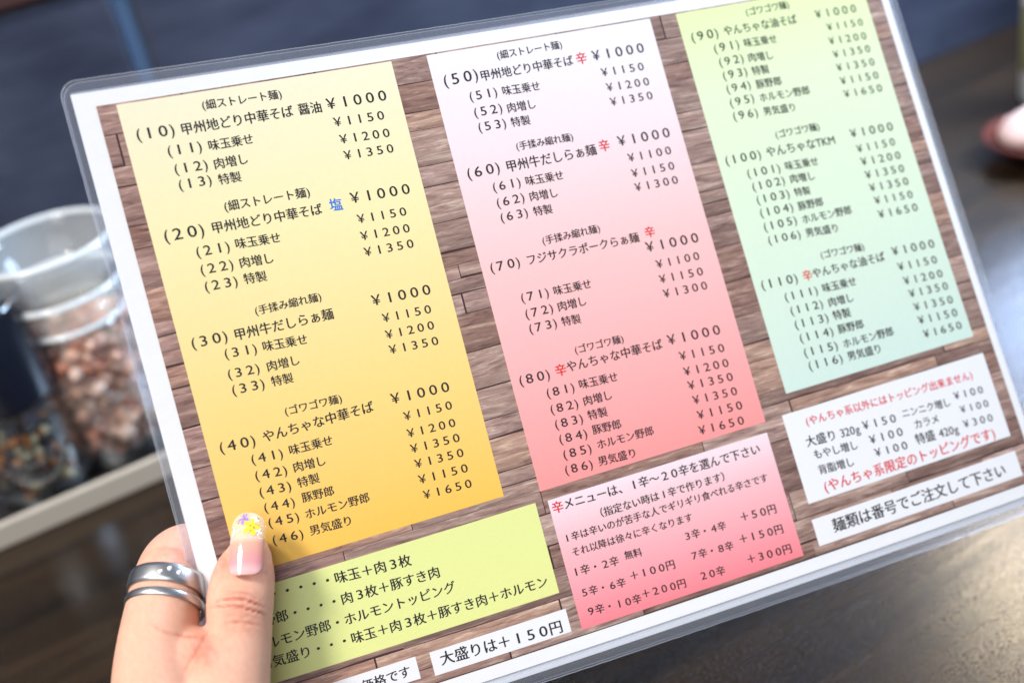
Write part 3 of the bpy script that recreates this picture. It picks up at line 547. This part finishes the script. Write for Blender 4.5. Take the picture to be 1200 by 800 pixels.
def nail_piece(name, s0, s1, m, h0, h1, par):
    ns, nq = 26, 20; vs, fs = [], []
    for h in (h1, h0):
        for i in range(ns+1):
            for j in range(nq+1): vs.append(wp(nailp(s0+(s1-s0)*i/ns, -1+2*j/nq, h)))
    W = nq+1; o = W*(ns+1)
    for i in range(ns):
        for j in range(nq): a = i*W+j; fs.append((a, a+1, a+W+1, a+W)); fs.append((o+a, o+a+W, o+a+W+1, o+a+1))
    for j in range(nq): fs.append((j, o+j, o+j+1, j+1)); a = ns*W+j; fs.append((a+1, o+a+1, o+a, a))
    for i in range(ns): a = i*W; fs.append((a, a+W, o+a+W, o+a)); a += nq; fs.append((a+W, a, o+a, o+a+W))
    ob = mesh(name, vs, fs, m, par); al = ob.data.attributes.new('along', 'FLOAT', 'POINT'); al.data.foreach_set('value', [s0+(s1-s0)*((i % o)//W)/ns for i in range(2*o)]); return ob
nail_m = mat('pink_nail', srgb(238, 178, 182), .12, Coat_Weight=1, Coat_Roughness=.04, Subsurface_Weight=.2, Subsurface_Scale=.002)
uvn = N(nail_m, 'ShaderNodeAttribute', attribute_name='along'); rn = ramp(nail_m, uvn.outputs['Fac'], [(.40, srgb(236, 200, 182)), (.50, srgb(222, 164, 142)), (.70, srgb(222, 152, 146)), (.80, srgb(220, 150, 154)), (.92, srgb(228, 178, 178)), (1, srgb(220, 160, 150))]); L(nail_m, rn.outputs[0], BS(nail_m).inputs['Base Color'])
gel_m = mat('clear_gel', (.97, .95, .93), .05, Alpha=.22, Coat_Weight=1, Coat_Roughness=.03)
bump(gel_m, noise_n(gel_m, 420, 2).outputs[0], .35, .0008)
nail = nail_piece('nail', .40, 1.0, nail_m, -.7, .0, hand); nail['label'] = 'long glossy pink thumb nail'
tipo = nail_piece('gel_tip', .0, .402, gel_m, -.75, .02, hand); tipo['label'] = 'clear gel nail tip with tiny dried flowers'
def petal(s, q, ang, ln, wd, m):
    vs = []; n = 10
    for i in range(n):
        g = 2*math.pi*i/n; a, b = ln*(.5+.5*math.cos(g)), wd*math.sin(g)*(.6+.4*math.cos(g)); x = a*math.cos(ang)-b*math.sin(ang); y = a*math.sin(ang)+b*math.cos(ang)
        vs.append(wp(nailp(min(max(s+y/NL, .02), .5), max(-.95, min(.95, q+x/6.5)), .07)))
    mesh('petal', vs, [tuple(range(n))], m, tipo, False)
gold = mat('gold_fleck', (.75, .52, .18), .25, 1.0)
pu, ye, wh, dk = mat('purple_petal', srgb(150, 120, 190), .4), mat('yellow_petal', srgb(248, 205, 40), .4), mat('white_flake', srgb(250, 246, 240), .3), mat('dark_stamen', (.06, .04, .08), .5)
for i in range(5): petal(.10, -.22, i*1.257+.3, 2.1, .85, pu)
for i in range(5): petal(.25, .25, i*1.257, 2.7, 1.2, ye)
for i in range(4): petal(.12, .50, i*1.57+.5, 1.2, .5, wh)
for i in range(3): petal(.30, -.6, i*2.1, 1.8, .5, wh)
for i in range(4): petal(.33, .62, i*1.57+.3, 1.3, .5, wh)
for i in range(12): petal(rng.uniform(.05, .38), rng.uniform(-.8, .8), rng.rand()*6, rng.uniform(.4, .8), rng.uniform(.2, .35), gold)
for s_, q_ in ((.10, -.22), (.25, .30), (.09, .62), (.24, -.88), (.16, -.5), (.33, .5)): petal(s_, q_, .6, .7, .3, dk)
# rings
def fcurve(t):   # centre of the ringed bone between two of the index sections
    a = ray(184, 775)*352; b = ray(192, 705)*361; c = ray(206, 660)*371.5
    return (1-t)*(1-t)*a+2*t*(1-t)*(b*2-.5*a-.5*c)+t*t*c
def ring(name, px_, py_, z, rad, wid, thick, label, gems):
    c = ray(px_, py_)*z; t = fcurve(.9)-fcurve(.35); t /= np.linalg.norm(t); t = t+np.array([.0, .0, -.10]); t /= np.linalg.norm(t)
    s = np.cross(t, [0, 0, 1.]); s /= np.linalg.norm(s); d = np.cross(s, t)
    prof = [(-wid/2, 0), (-wid/2*.9, thick*.8), (-wid/4, thick), (wid/4, thick), (wid/2*.9, thick*.8), (wid/2, 0), (0, -thick*.25)]
    seg = 72; vs, fs = [], []
    for i in range(seg):
        g = 2*math.pi*i/seg; e = s*math.cos(g)+d*math.sin(g)
        for (a, r_) in prof: vs.append(wp(c+t*a+e*(rad+r_)))
    n = len(prof)
    for i in range(seg):
        for k_ in range(n): fs.append((i*n+k_, ((i+1) % seg)*n+k_, ((i+1) % seg)*n+(k_+1) % n, i*n+(k_+1) % n))
    root = empty(name, wp(c), label, 'ring')
    mesh('band', vs, fs, silver, root)
    for (g, off) in gems:
        g = math.radians(g); e = s*math.cos(g)+d*math.sin(g); p = wp(c+t*off+e*(rad+thick)); bm = bmesh.new(); bmesh.ops.create_icosphere(bm, subdivisions=1, radius=.85*S)
        for v_ in bm.verts: v_.co += p
        bmobj('stone', bm, gem, root, False)
silver = mat('silver', (.58, .58, .59), .32, 1.0); gem = mat('clear_stone', (.95, .95, 1), .03, 0, Coat_Weight=1)
RR = (192, 705)
ring('ring', 196.5, 688, 364.5, 11.15, 6.2, .85, 'wide silver ring set with tiny clear stones, nearer the fingertip', [(-118, 0), (-104, .8), (-92, -.5)])
ring('ring', 193.5, 711, 360.8, 11.35, 2.7, .85, 'thin plain silver ring, just below the wide one', [])
